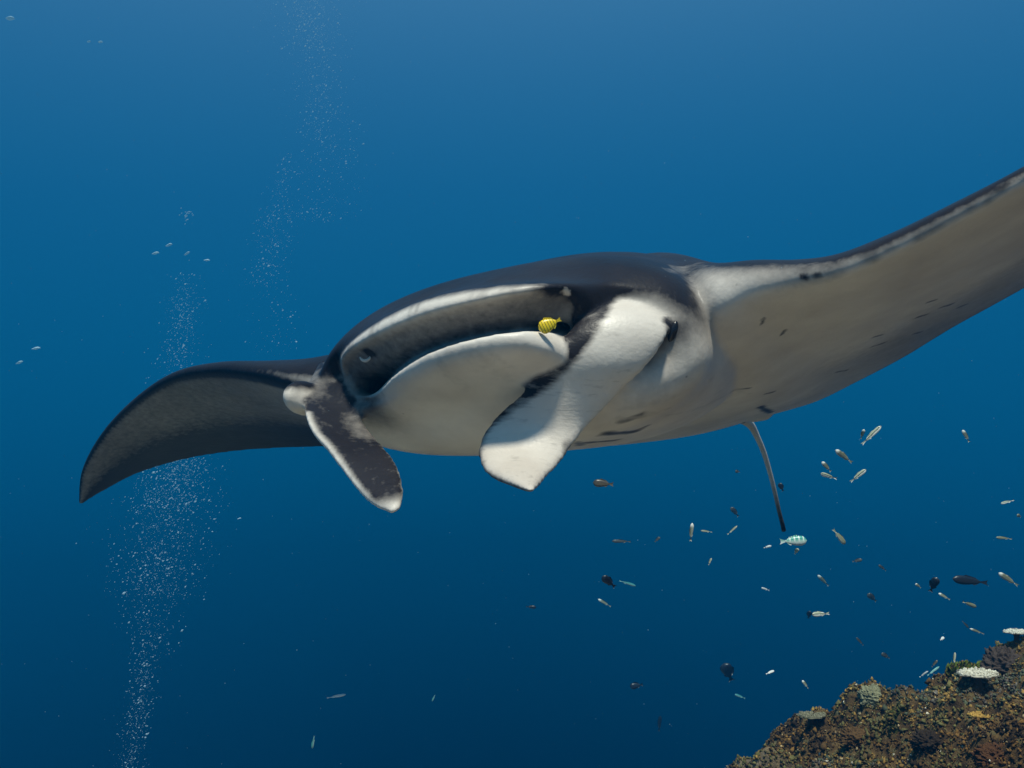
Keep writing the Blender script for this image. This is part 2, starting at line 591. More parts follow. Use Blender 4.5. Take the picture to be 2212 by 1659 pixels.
sv, sdk, sk, sst = np.vstack(SRC_V), np.concatenate(SRC_D), np.concatenate(SRC_K), np.vstack(SRC_S)
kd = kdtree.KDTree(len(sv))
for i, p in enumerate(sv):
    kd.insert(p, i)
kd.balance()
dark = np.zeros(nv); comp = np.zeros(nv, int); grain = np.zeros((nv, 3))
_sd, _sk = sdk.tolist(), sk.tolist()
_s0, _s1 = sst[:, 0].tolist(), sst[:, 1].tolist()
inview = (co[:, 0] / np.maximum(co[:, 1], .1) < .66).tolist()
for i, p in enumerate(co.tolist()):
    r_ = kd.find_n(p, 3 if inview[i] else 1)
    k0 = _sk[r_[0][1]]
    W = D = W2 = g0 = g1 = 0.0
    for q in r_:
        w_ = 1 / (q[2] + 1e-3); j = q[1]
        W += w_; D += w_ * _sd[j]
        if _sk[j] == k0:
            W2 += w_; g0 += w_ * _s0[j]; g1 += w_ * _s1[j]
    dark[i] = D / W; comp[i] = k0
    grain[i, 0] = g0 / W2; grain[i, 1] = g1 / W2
grain[:, 2] = comp * 7.7
streak = np.where(comp == 2, 1.7, np.where(comp == 3, .18, np.where(comp == 1, .22, .12)))
# soften the pigment edges, most of all in the crease between head and wing
_ne = len(skin.edges)
_ed = np.zeros(_ne * 2, np.int64); skin.edges.foreach_get('vertices', _ed); _ed = _ed.reshape(-1, 2)
_deg = np.bincount(_ed.ravel(), minlength=nv)
_bc = to_b(co)
_crease = sstep(.24, .30, _bc[:, 0]) * sstep(.60, .45, _bc[:, 0]) * sstep(.0, .06, _bc[:, 1]) * sstep(.55, .40, _bc[:, 1]) * (comp != 2)
for k_ in range(60):
    avg = (np.bincount(_ed[:, 0], weights=dark[_ed[:, 1]], minlength=nv) + np.bincount(_ed[:, 1], weights=dark[_ed[:, 0]], minlength=nv)) / np.maximum(_deg, 1)
    w_ = _crease * .8 if k_ >= 2 else np.maximum(_crease, .5)
    dark = dark * (1 - w_) + avg * w_

# markings laid on the skin: strokes between two points of the surface
bvh = BVHTree.FromPolygons([tuple(c) for c in co], [tuple(p.vertices) for p in skin.polygons])


def hit(x, y):
    d = Vector(P(x, y, 1.0)).normalized()
    h = bvh.ray_cast(Vector((0, 0, 0)), d)
    return None if h[0] is None else np.array(h[0])


def stroke(a, b, r, val, soft=.85):
    p, q = hit(*a), hit(*b)
    if p is None or q is None:
        return
    d = q - p
    L2 = d @ d + 1e-12
    t = np.clip(((co - p) @ d) / L2, 0, 1)
    dist = np.linalg.norm(co - (p + t[:, None] * d), axis=1)
    wob = r * (.55 + 1.0 * vnoise(co * 70.0))
    w = sstep(1.0, 1.0 - soft, dist / wob)
    dark[:] = dark * (1 - w) + val * w


def z4(x, y):
    return 1340.3 + x * .4251, 317.4 + y * .4251


# belly blotches
for a, b, r, v in (((1345, 908), (1385, 897), .016, .85), ((1310, 937), (1372, 932), .020, .85), ((1378, 928), (1397, 920), .010, .7),
                   ((1255, 957), (1330, 951), .017, .8), ((1225, 966), (1255, 962), .014, .7)):
    stroke(a, b, r, v)
# short flecks along the rear wing, and crease shade painted by the pelvic fins
for x0, y0, x1, y1, r in ((1510, 865, 1560, 850, .007), (1630, 815, 1680, 800, .008), (1720, 815, 1750, 803, .009), (1490, 950, 1530, 940, .006),
                          (1280, 1015, 1340, 995, .007), (1290, 965, 1330, 955, .005), (1095, 1145, 1150, 1135, .005), (735, 1255, 780, 1245, .006),
                          (555, 1250, 660, 1225, .005), (1560, 790, 1610, 775, .005), (820, 955, 838, 930, .005), (725, 870, 715, 900, .004),
                          (710, 1320, 765, 1350, .013), (565, 1365, 640, 1405, .012), (1930, 205, 1945, 185, .009), (925, 660, 940, 665, .006), (990, 650, 1010, 650, .006)):
    stroke(z4(x0, y0), z4(x1, y1), r, .9)
# eye socket shade, crease behind the eye, pale shoulder patch
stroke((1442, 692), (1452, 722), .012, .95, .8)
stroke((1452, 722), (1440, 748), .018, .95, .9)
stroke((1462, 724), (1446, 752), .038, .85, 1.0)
for a_, b_ in (((1340, 885), (1470, 852)), ((1385, 868), (1540, 815)), ((1400, 892), (1560, 842)), ((1440, 898), (1600, 845)), ((1330, 905), (1450, 880)), ((1500, 885), (1620, 850))):
    stroke(a_, b_, .012, .22, 1.0)
stroke((1360, 850), (1480, 790), .05, .18, 1.0)  # soft shadow band beside the near head fin, painted in
stroke(z4(290, 620), z4(380, 600), .040, .84, 1.0)
stroke(z4(240, 630), z4(320, 612), .020, .82, 1.0)
# nostrils
stroke((1228, 625), (1258, 616), .008, 1.0, .6)
stroke((1221, 628), (1226, 634), .006, .0, .6)
stroke((792, 760), (806, 764), .014, .95, .8)

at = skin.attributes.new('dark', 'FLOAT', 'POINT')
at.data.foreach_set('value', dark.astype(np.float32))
at = skin.attributes.new('streak', 'FLOAT', 'POINT')
at.data.foreach_set('value', streak.astype(np.float32))
at = skin.attributes.new('grain', 'FLOAT_VECTOR', 'POINT')
at.data.foreach_set('vector', grain.astype(np.float32).ravel())


def skin_material():
    m, n, l, b = new_mat('manta_skin')
    def attr(name):
        a = n.new('ShaderNodeAttribute'); a.attribute_name = name
        return a
    def noise(vec, scale, detail, rough=.5):
        z = n.new('ShaderNodeTexNoise')
        z.inputs['Scale'].default_value = scale; z.inputs['Detail'].default_value = detail; z.inputs['Roughness'].default_value = rough
        l.new(vec, z.inputs['Vector'])
        return z.outputs['Fac']
    def math_(op, a, b_=None, c=None):
        q = n.new('ShaderNodeMath'); q.operation = op
        for i, v in enumerate((a, b_, c)):
            if v is None: continue
            if isinstance(v, (int, float)): q.inputs[i].default_value = v
            else: l.new(v, q.inputs[i])
        return q.outputs[0]
    tc = n.new('ShaderNodeTexCoord')
    ob = tc.outputs['Object']
    dk = attr('dark').outputs['Fac']
    stk = attr('streak').outputs['Fac']
    gr = attr('grain').outputs['Vector']
    n1 = math_('SUBTRACT', noise(ob, 70, 6, .65), .5)
    n2 = math_('SUBTRACT', noise(gr, 1.0, 4, .6), .5)
    v = math_('MULTIPLY_ADD', n1, .36, dk)
    v = math_('ADD', v, math_('MULTIPLY', n2, math_('MULTIPLY', stk, .75)))
    mp = n.new('ShaderNodeMapRange'); mp.inputs['From Min'].default_value = .10; mp.inputs['From Max'].default_value = .92
    vo = n.new('ShaderNodeTexVoronoi'); vo.inputs['Scale'].default_value = 38; l.new(ob, vo.inputs['Vector'])
    spk = n.new('ShaderNodeMapRange'); spk.inputs['From Min'].default_value = .10; spk.inputs['From Max'].default_value = .04
    l.new(vo.outputs['Distance'], spk.inputs['Value'])
    rare = n.new('ShaderNodeMapRange'); rare.inputs['From Min'].default_value = .56; rare.inputs['From Max'].default_value = .68
    l.new(noise(ob, 9, 2), rare.inputs['Value'])
    v = math_('ADD', v, math_('MULTIPLY', math_('MULTIPLY', spk.outputs[0], rare.outputs[0]), .45))
    l.new(v, mp.inputs['Value'])
    big = noise(ob, 5, 5, .6)
    wr = n.new('ShaderNodeValToRGB')
    wr.color_ramp.elements[0].position, wr.color_ramp.elements[1].position = .3, .7
    wr.color_ramp.elements[0].color = (.56, .495, .42, 1); wr.color_ramp.elements[1].color = (.84, .78, .68, 1)
    l.new(big, wr.inputs[0])
    dr = n.new('ShaderNodeValToRGB')
    dr.color_ramp.elements[0].position, dr.color_ramp.elements[1].position = .3, .75
    dr.color_ramp.elements[0].color = (.010, .010, .014, 1); dr.color_ramp.elements[1].color = (.026, .023, .026, 1)
    l.new(big, dr.inputs[0])
    mx = n.new('ShaderNodeMixRGB')
    l.new(mp.outputs[0], mx.inputs[0]); l.new(wr.outputs[0], mx.inputs[1]); l.new(dr.outputs[0], mx.inputs[2])
    l.new(mx.outputs[0], b.inputs['Base Color'])
    rr = n.new('ShaderNodeMapRange'); rr.inputs['To Min'].default_value = .28; rr.inputs['To Max'].default_value = .56
    l.new(noise(ob, 14, 5, .65), rr.inputs['Value']); l.new(rr.outputs[0], b.inputs['Roughness'])
    sp = n.new('ShaderNodeMapRange'); sp.inputs['To Min'].default_value = .32; sp.inputs['To Max'].default_value = .15
    l.new(mp.outputs[0], sp.inputs['Value']); l.new(sp.outputs[0], b.inputs['Specular IOR Level'])
    hsum = math_('ADD', math_('MULTIPLY_ADD', noise(ob, 30, 5, .6), 1.6, noise(ob, 170, 3)), math_('MULTIPLY', noise(gr, 1.3, 3), math_('MULTIPLY', stk, .5)))
    bp = n.new('ShaderNodeBump'); bp.inputs['Strength'].default_value = .16; bp.inputs['Distance'].default_value = .003
    l.new(hsum, bp.inputs['Height']); l.new(bp.outputs[0], b.inputs['Normal'])
    return m


SKIN = skin_material()
skin.materials.clear()
skin.materials.append(SKIN)
manta = bpy.data.objects.new('manta_ray', skin)
COL.objects.link(manta)
tag(manta, 'large black and white manta ray gliding with its mouth wide open', 'manta ray')


def tube(name, pts, mat, parent=None, m=12, caps=True):
    """pts: rows of x, y, z, radius."""
    p = np.asarray(pts, float)
    n = len(p)
    T = nrm(np.gradient(p[:, :3], axis=0))
    ref = np.array([.3, .9, .2])
    U = nrm(np.cross(T, ref)); W = np.cross(T, U)
    a = np.linspace(0, 2 * np.pi, m, endpoint=False)
    rings = p[:, None, :3] + p[:, None, 3:4] * (np.cos(a)[None, :, None] * U[:, None] + np.sin(a)[None, :, None] * W[:, None])
    V = np.vstack([rings.reshape(-1, 3), p[:1, :3], p[-1:, :3]])
    f = grid_faces(n, m)
    for j in range(m):
        f.append((n * m, (j + 1) % m, j)); f.append((n * m + 1, (n - 1) * m + j, (n - 1) * m + (j + 1) % m))
    return mesh_obj(name, V, f, mat, parent)


def part_of(o, parent, label=None):
    o.parent = parent
    if label: o['label'] = label
    return o


# tail
tp = [(1585, 893, 2.42, .022), (1606, 905, 2.52, .017), (1622, 919, 2.58, .0125), (1636, 945, 2.62, .0095), (1650, 978, 2.66, .0085), (1664, 1025, 2.70, .0075),
      (1674, 1065, 2.73, .007), (1683, 1105, 2.76, .0065), (1690, 1132, 2.78, .007), (1693, 1146, 2.79, .0075)]
tp = catmull([np.r_[P(x, y, d), r * .96] for x, y, d, r in tp], 70)
tail = tube('tail', tp, SKIN, manta)
ts = np.repeat(np.linspace(0, 1, 70), 12)
tdk = np.r_[np.where(ts < .15, .95, .0 + .92 * sstep(.55, 1.0, ts)), .95, .95]  # dark skin painted pale where the sun catches the upper tail
for nm, val in (('dark', tdk), ('streak', np.full(len(tdk), .3))):
    q = tail.data.attributes.new(nm, 'FLOAT', 'POINT'); q.data.foreach_set('value', val.astype(np.float32))

# eyes
m_eye, n_, l_, b_ = new_mat('eye_dark')
b_.inputs['Base Color'].default_value = (.012, .010, .010, 1); b_.inputs['Roughness'].default_value = .18


def ball(name, c, ax, r, mat, parent=None, n=14, m=20):
    th = np.linspace(0.02, np.pi - 0.02, n); ph = np.linspace(0, 2 * np.pi, m, endpoint=False)
    V = np.array([c + math.cos(t) * r[0] * ax[0] + math.sin(t) * math.cos(q) * r[1] * ax[1] + math.sin(t) * math.sin(q) * r[2] * ax[2] for t in th for q in ph])
    f = grid_faces(n, m)
    V = np.vstack([V, V[:m].mean(0), V[-m:].mean(0)])
    for j in range(m):
        f.append((n * m, (j + 1) % m, j)); f.append((n * m + 1, (n - 1) * m + j, (n - 1) * m + (j + 1) % m))
    return mesh_obj(name, V, f, mat, parent)


h = hit(1452, 715)
ball('eye', h + .004 * EY, (nrm(h) * -1, nrm(np.array([.35, 0, 1.0])), np.array([1.0, 0, -.35])), (.006, .016, .006), m_eye, manta)
ball('eye', B(-.335, .045, -.005), (EX, EZ, EY), (.012, .016, .016), m_eye, manta)
# pale nostril flap at the far corner of the mouth
h = hit(790, 768)
fl = np.array([h + np.array([.0085 * math.cos(a), -.006, .0085 * math.sin(a)]) for a in np.linspace(R(195), R(365), 14)])
tube('nostril_flap', np.c_[fl, .0028 * np.sin(np.linspace(.25, np.pi - .25, 14))], SKIN, manta, m=8)


# ------------------------------------------------------------------ reef slope
reef = build_reef()


def reef_material():
    m, n, l, b = new_mat('reef_rock')
    tc = n.new('ShaderNodeTexCoord')
    def noise(scale, detail=6, rough=.6):
        z = n.new('ShaderNodeTexNoise'); z.inputs['Scale'].default_value = scale
        z.inputs['Detail'].default_value = detail; z.inputs['Roughness'].default_value = rough
        l.new(tc.outputs['Object'], z.inputs['Vector'])
        return z
    def ramp(src, stops):
        r = n.new('ShaderNodeValToRGB')
        e = r.color_ramp.elements
        e[0].position, e[1].position = stops[0][0], stops[-1][0]
        e[0].color, e[1].color = (*stops[0][1], 1), (*stops[-1][1], 1)
        for p, c in stops[1:-1]:
            q = e.new(p); q.color = (*c, 1)
        l.new(src, r.inputs[0])
        return r.outputs[0]
    rock = ramp(noise(22).outputs['Fac'], [(.30, (.022, .014, .009)), (.46, (.10, .060, .026)), (.56, (.18, .11, .042)), (.66, (.14, .13, .06)), (.80, (.36, .28, .18))])
    bounce_sand = ramp(noise(30).outputs['Fac'], [(.3, (.48, .34, .21)), (.7, (.72, .55, .36))])  # unseen pale sand, added to bounce warm light onto the belly
    sep = n.new('ShaderNodeSeparateXYZ'); l.new(tc.outputs['Object'], sep.inputs[0])
    mr = n.new('ShaderNodeMapRange'); mr.inputs['From Min'].default_value = .55; mr.inputs['From Max'].default_value = 1.15
    ad = n.new('ShaderNodeMath'); ad.operation = 'MULTIPLY_ADD'; ad.inputs[1].default_value = .6
    l.new(noise(2.5).outputs['Fac'], ad.inputs[0]); l.new(sep.outputs['X'], ad.inputs[2])
    sb = n.new('ShaderNodeMath'); sb.operation = 'SUBTRACT'; sb.inputs[1].default_value = .3
    l.new(ad.outputs[0], sb.inputs[0]); l.new(sb.outputs[0], mr.inputs['Value'])
    mx = n.new('ShaderNodeMixRGB'); l.new(mr.outputs[0], mx.inputs[0]); l.new(bounce_sand, mx.inputs[1]); l.new(rock, mx.inputs[2])
    l.new(mx.outputs[0], b.inputs['Base Color'])
    b.inputs['Roughness'].default_value = .85
    b.inputs['Specular IOR Level'].default_value = .15
    bp = n.new('ShaderNodeBump'); bp.inputs['Strength'].default_value = .8; bp.inputs['Distance'].default_value = .02
    l.new(noise(70, 8, .7).outputs['Fac'], bp.inputs['Height']); l.new(bp.outputs[0], b.inputs['Normal'])
    return m


reef.data.materials.append(reef_material())


def reef_at(x, y, near=1.4, far=4.8):
    """First point of the reef met by the picture ray (x, y)."""
    d = np.linspace(near, far, 700)
    r = P(x, y, 1.0)
    p = d[:, None] * r[None]
    for dy in range(0, 160, 4):                       # slide down to the crest if the ray passes above it
        r = P(x, y + dy, 1.0)
        p = d[:, None] * r[None]
        below = p[:, 2] < reef_z(p[:, 0], p[:, 1])
        if below.any():
            return p[int(np.argmax(below))]
    return None


# ---- small growth covering the rock: tufts, nubs and rubble nobody could count
ico = bmesh.new(); bmesh.ops.create_icosphere(ico, subdivisions=1, radius=1.0)
ICO_V = np.array([v.co[:] for v in ico.verts]); ICO_F = np.array([[v.index for v in f.verts] for f in ico.faces]); ico.free()


def color_attr(o, cols):
    a_ = o.data.color_attributes.new('tint', 'FLOAT_COLOR', 'POINT')
    a_.data.foreach_set('color', np.c_[cols, np.ones(len(cols))].astype(np.float32).ravel())


def tint_mat(name, rough=.85, scale=120):
    m, n, l, b = new_mat(name)
    a_ = n.new('ShaderNodeAttribute'); a_.attribute_name = 'tint'
    tc = n.new('ShaderNodeTexCoord')
    z = n.new('ShaderNodeTexNoise'); z.inputs['Scale'].default_value = scale; z.inputs['Detail'].default_value = 4
    l.new(tc.outputs['Object'], z.inputs['Vector'])
    mr = n.new('ShaderNodeMapRange'); mr.inputs['To Min'].default_value = .45; mr.inputs['To Max'].default_value = 1.5
    l.new(z.outputs['Fac'], mr.inputs['Value'])
    mx = n.new('ShaderNodeMixRGB'); mx.blend_type = 'MULTIPLY'; mx.inputs[0].default_value = 1
    l.new(a_.outputs['Color'], mx.inputs[1]); l.new(mr.outputs[0], mx.inputs[2])
    l.new(mx.outputs[0], b.inputs['Base Color'])
    b.inputs['Roughness'].default_value = rough; b.inputs['Specular IOR Level'].default_value = .15
    bp = n.new('ShaderNodeBump'); bp.inputs['Strength'].default_value = .6; bp.inputs['Distance'].default_value = .006
    l.new(z.outputs['Fac'], bp.inputs['Height']); l.new(bp.outputs[0], b.inputs['Normal'])
    return m


M_TINT = tint_mat('coral_tint')


def growth():
    n = 95000
    x = rng.uniform(.75, 2.5, n); y = rng.uniform(1.5, 4.5, n)
    z = reef_z(x, y)
    px, py = CX + x / y * F, CY - z / y * F
    keep = (px > 1480) & (px < 2400) & (py > 1250) & (py < 1800)
    x, y, z = x[keep], y[keep], z[keep]
    n = len(x)
    pal = np.array([[.030, .019, .010], [.10, .055, .018], [.20, .105, .028], [.32, .19, .05], [.15, .13, .045], [.09, .10, .06], [.13, .11, .09],
                    [.46, .34, .18], [.70, .62, .48]])
    # kinds grow in patches
    q = fbm(np.stack([x * 5, y * 5, z * 5], 1), 3) * 1.6 - .3 + rng.normal(0, .09, n)
    base = np.clip((q * 7).astype(int), 0, 6)
    base = np.array([0, 2, 1, 4, 3, 5, 6])[base]
    base = np.where(rng.random(n) < .022, 7, base); base = np.where(rng.random(n) < .006, 8, base)
    patch = fbm(np.stack([x * 3, y * 3, z * 3], 1), 3)
    r = rng.uniform(.0018, .0062, n) * (1 + .8 * (rng.random(n) < .04)) * (.6 + .16 * y)
    oct_v = np.array([[1, 0, 0], [-1, 0, 0], [0, 1, 0], [0, -1, 0], [0, 0, 1], [0, 0, -1]], float)
    oct_f = np.array([[0, 2, 4], [2, 1, 4], [1, 3, 4], [3, 0, 4], [2, 0, 5], [1, 2, 5], [3, 1, 5], [0, 3, 5]])
    k = 6
    v = oct_v[None] * rng.uniform(.6, 1.5, (n, 1, 3)) + rng.normal(0, .35, (n, k, 3))
    v[..., 2] *= rng.uniform(.6, 1.3, (n, 1))
    v = v * r[:, None, None] + np.stack([x, y, z + r * .6], 1)[:, None]
    f = (oct_f[None] + (np.arange(n) * k)[:, None, None]).reshape(-1, 3)
    c = pal[base] * rng.uniform(.7, 1.3, (n, 1)) * (.35 + 1.3 * patch[:, None])
    o = mesh_obj('coral_growth', v.reshape(-1, 3), f.tolist(), M_TINT, smooth=True)
    color_attr(o, np.repeat(c, k, 0))
    tag(o, 'brown and orange crust of small coral nubs and algae over the reef', 'coral growth', kind='stuff')


growth()


# ---- coral colonies one can pick out
def table_coral(name, px, py, w, label, col, lift=.03, tilt=.0, squash=.6):
    p = reef_at(px, py)
    if p is None:
        return
    r = w / F * p[1] / 2
    root = bpy.data.objects.new(name, None); COL.objects.link(root); root.location = p
    tag(root, label, 'coral')
    # plate with a ragged rim
    k = 40
    a = np.linspace(0, 2 * np.pi, k, endpoint=False)
    rim = r * (1 + .22 * (vnoise(np.stack([np.cos(a) * 2 + px, np.sin(a) * 2, a * 0], 1)) - .5) + .10 * np.sin(a * 9 + px))
    def ring(f, z): return np.stack([rim * f * np.cos(a), rim * f * np.sin(a) * squash, z + tilt * rim * f * np.cos(a)], 1)
    rr = [ring(.12, lift + r * .05), ring(.5, lift + r * .06), ring(.9, lift + r * .07), ring(1, lift + r * .03), ring(.9, lift - r * .03), ring(.3, lift - r * .10)]
    V = np.vstack(rr); f = grid_faces(len(rr), k)
    o = mesh_obj('plate', V, f, M_TINT, root)
    color_attr(o, np.repeat(np.array([col]) * .75, len(V), 0))
    st = np.array([[math.cos(q) * r * s_, math.sin(q) * r * s_ * squash, zz] for zz, s_ in ((-.05, .35), (lift * .4, .2), (lift, .32)) for q in np.linspace(0, 2 * np.pi, 14, endpoint=False)])
    o = mesh_obj('stalk', st, grid_faces(3, 14), M_TINT, root)
    color_attr(o, np.repeat(np.array([[.10, .07, .04]]), len(st), 0))
    nv_, nf, nc = [], [], []
    cnt = 190
    for i in range(cnt):
        q, d = rng.uniform(0, 6.28), math.sqrt(rng.random()) * .97
        rm_ = np.interp(q, np.r_[a, 2 * np.pi], np.r_[rim, rim[0]]) * d
        rad = r * rng.uniform(.045, .085)
        v = ICO_V * rad * np.array([1, 1, rng.uniform(.9, 1.9)]) * (1 + .3 * (rng.random((len(ICO_V), 1)) - .5))
        nv_.append(v + [rm_ * math.cos(q), rm_ * math.sin(q) * squash, lift + r * .07 + tilt * rm_ * math.cos(q)])
        nf.append(ICO_F + i * len(ICO_V)); nc.append(np.repeat(np.array([col]) * rng.uniform(.75, 1.2), len(ICO_V), 0))
    o = mesh_obj('branch_tips', np.vstack(nv_), np.vstack(nf).tolist(), M_TINT, root, smooth=False)
    o['kind'] = 'stuff'
    color_attr(o, np.vstack(nc))


def boulder_coral(name, px, py, w, hgt, label, col, ribs=0.0, cat='coral'):
    p = reef_at(px, py)
    if p is None:
        return
    r = w / F * p[1] / 2
    n, m = 50, 84
    th = np.linspace(.03, 2.2, n); ph = np.linspace(0, 2 * np.pi, m, endpoint=False)
    T, Q = np.meshgrid(th, ph, indexing='ij')
    d = np.stack([np.sin(T) * np.cos(Q), np.sin(T) * np.sin(Q) * .8, np.cos(T) * hgt], -1).reshape(-1, 3)
    nz = fbm(d * 2.3 + px * .1, 4) - .5
    g = np.abs(fbm(d * 9 + py * .1, 2) - .5) * 2
    kn = fbm(d * 14 + px * .3, 3) - .5
    V = d * (r * (1 + .75 * nz[:, None] + ribs * (g[:, None] - .3) + .35 * kn[:, None]))
    o = mesh_obj(name, V, grid_faces(n, m), M_TINT)
    o.location = p - np.array([0, 0, .30 * r * hgt])
    color_attr(o, np.array([col]) * (.75 + .6 * g[:, None]))
    tag(o, label, cat)


def tuft(name, px, py, w, label, col, cat, count=120, hf=.8):
    """A clump of short upright blades."""
    p = reef_at(px, py)
    if p is None:
        return
    r = w / F * p[1] / 2
    V, f = [], []
    for i in range(count):
        q, d = rng.uniform(0, 6.28), math.sqrt(rng.random()) * r
        b0 = np.array([math.cos(q) * d, math.sin(q) * d * .7, 0])
        b0[2] = reef_z(np.array([p[0] + b0[0]]), np.array([p[1] + b0[1]]))[0] - p[2] - .005
        hgt = r * hf * rng.uniform(.5, 1.1)
        lean = np.array([rng.normal(0, .35), rng.normal(0, .35), 1.0]) * hgt
        wv = np.array([math.cos(q + 1), math.sin(q + 1), 0]) * r * .07
        k = len(V) * 5
        V.append(np.array([b0 - wv, b0 + wv, b0 + lean * .55 + wv * 1.3, b0 + lean, b0 + lean * .55 - wv * 1.3 + [0, .003, 0]]))
        f += [(k, k + 1, k + 2, k + 4), (k + 4, k + 2, k + 3)]
    V = np.vstack(V)
    o = mesh_obj(name, V, f, M_TINT)
    o.location = p
    color_attr(o, np.array([col]) * rng.uniform(.6, 1.4, (len(V), 1)))
    tag(o, label, cat)


table_coral('table_coral', 2112, 1476, 84, 'cream white table coral with a knobbly top on the upper reef slope', (.72, .66, .52), lift=.03)
table_coral('table_coral', 2196, 1372, 56, 'white table coral at the frame edge atop the dark coral head', (.72, .68, .56), lift=.03)
table_coral('table_coral', 1752, 1560, 62, 'small olive tan plate coral low on the hazy reef crest', (.24, .22, .14), lift=.025)
table_coral('table_coral', 2118, 1556, 50, 'thin golden orange coral plate in the shaded brown reef face', (.55, .33, .08), lift=.015)
boulder_coral('boulder_coral', 1888, 1500, 62, .8, 'pale yellowish brain coral dome on the reef crest', (.28, .27, .16), .25)
boulder_coral('boulder_coral', 2172, 1432, 96, .85, 'big dark purple brown coral head near the frame edge', (.075, .055, .045), .35)
boulder_coral('boulder_coral', 2010, 1600, 80, .7, 'dark brown coral mound in the lower reef face', (.040, .026, .016), .40)
boulder_coral('boulder_coral', 1850, 1590, 70, .6, 'rusty orange brown coral lump low on the reef', (.13, .070, .025), .40)
boulder_coral('boulder_coral', 2150, 1630, 90, .6, 'reddish brown coral mound in the bottom corner', (.10, .045, .018), .45)
tuft('algae_tuft', 2088, 1440, 80, 'bright yellow green algae tuft above the white table coral', (.16, .20, .03), 'algae', 420, .35)
tuft('algae_tuft', 1930, 1555, 70, 'olive green algae tuft in the middle of the reef', (.08, .085, .02), 'algae', 300, .3)

# ------------------------------------------------------------------ fish
def fish_mat(name, back, belly, mid=None, stripe=None, sunlit_head=0.0, bars=None, rough=.35):
    m, n, l, b = new_mat(name)
    tc = n.new('ShaderNodeTexCoord')
    sp = n.new('ShaderNodeSeparateXYZ'); l.new(tc.outputs['Generated'], sp.inputs[0])
    nz = n.new('ShaderNodeTexNoise'); nz.inputs['Scale'].default_value = 9; nz.inputs['Detail'].default_value = 4
    l.new(tc.outputs['Generated'], nz.inputs['Vector'])
    ad = n.new('ShaderNodeMath'); ad.operation = 'MULTIPLY_ADD'; ad.inputs[1].default_value = .25
    l.new(nz.outputs['Fac'], ad.inputs[0]); l.new(sp.outputs['Z'], ad.inputs[2])
    r = n.new('ShaderNodeValToRGB')
    e = r.color_ramp.elements
    e[0].position, e[1].position = .38, .80
    e[0].color, e[1].color = (*belly, 1), (*back, 1)
    if mid:
        q = e.new(.6); q.color = (*mid, 1)
    if stripe:
        q = e.new(.52); q.color = (*belly, 1)
        q = e.new(.58); q.color = (*stripe, 1)
        q = e.new(.66); q.color = (*stripe, 1)
    l.new(ad.outputs[0], r.inputs[0])
    out = r.outputs[0]
    if sunlit_head:  # sun on top of the head, painted in as a pale tint
        mr = n.new('ShaderNodeMapRange'); mr.inputs['From Min'].default_value = .74; mr.inputs['From Max'].default_value = .86
        mr.inputs['To Max'].default_value = sunlit_head
        l.new(sp.outputs['X'], mr.inputs['Value'])
        mx = n.new('ShaderNodeMixRGB'); mx.inputs[2].default_value = (.85, .82, .70, 1)
        l.new(mr.outputs[0], mx.inputs[0]); l.new(out, mx.inputs[1]); out = mx.outputs[0]
    if bars:
        cnt, colr, thr = bars
        mu = n.new('ShaderNodeMath'); mu.operation = 'MULTIPLY_ADD'; mu.inputs[1].default_value = cnt * 6.283; mu.inputs[2].default_value = .8
        l.new(sp.outputs['X'], mu.inputs[0])
        sn = n.new('ShaderNodeMath'); sn.operation = 'SINE'; l.new(mu.outputs[0], sn.inputs[0])
        mr = n.new('ShaderNodeMapRange'); mr.inputs['From Min'].default_value = thr; mr.inputs['From Max'].default_value = thr + .2
        l.new(sn.outputs[0], mr.inputs['Value'])
        mx = n.new('ShaderNodeMixRGB'); mx.inputs[2].default_value = (*colr, 1)
        l.new(mr.outputs[0], mx.inputs[0]); l.new(out, mx.inputs[1]); out = mx.outputs[0]
    l.new(out, b.inputs['Base Color'])
    b.inputs['Roughness'].default_value = rough
    return m


FM = {
    'pale': fish_mat('fish_pale', (.45, .47, .32), (.85, .85, .74), stripe=(.10, .10, .07)),
    'head_sunlit': fish_mat('fish_head_sunlit', (.20, .20, .12), (.42, .42, .32), sunlit_head=.95),
    'brown': fish_mat('fish_brown', (.055, .042, .026), (.16, .13, .085)),
    'tan': fish_mat('fish_tan', (.28, .27, .15), (.62, .60, .44)),
    'dark': fish_mat('fish_dark', (.010, .012, .018), (.022, .026, .036)),
    'teal': fish_mat('fish_teal', (.06, .30, .28), (.35, .55, .50)),
    'white': fish_mat('fish_white', (.75, .75, .70), (.90, .90, .84)),
    'wrasse': fish_mat('fish_wrasse', (.05, .36, .27), (.82, .86, .78), mid=(.45, .66, .55), bars=(5.0, (.70, .80, .70), .45)),
    'yellow': fish_mat('fish_yellow', (.92, .66, .015), (.95, .74, .03), bars=(7.0, (.03, .028, .01), .74)),
}


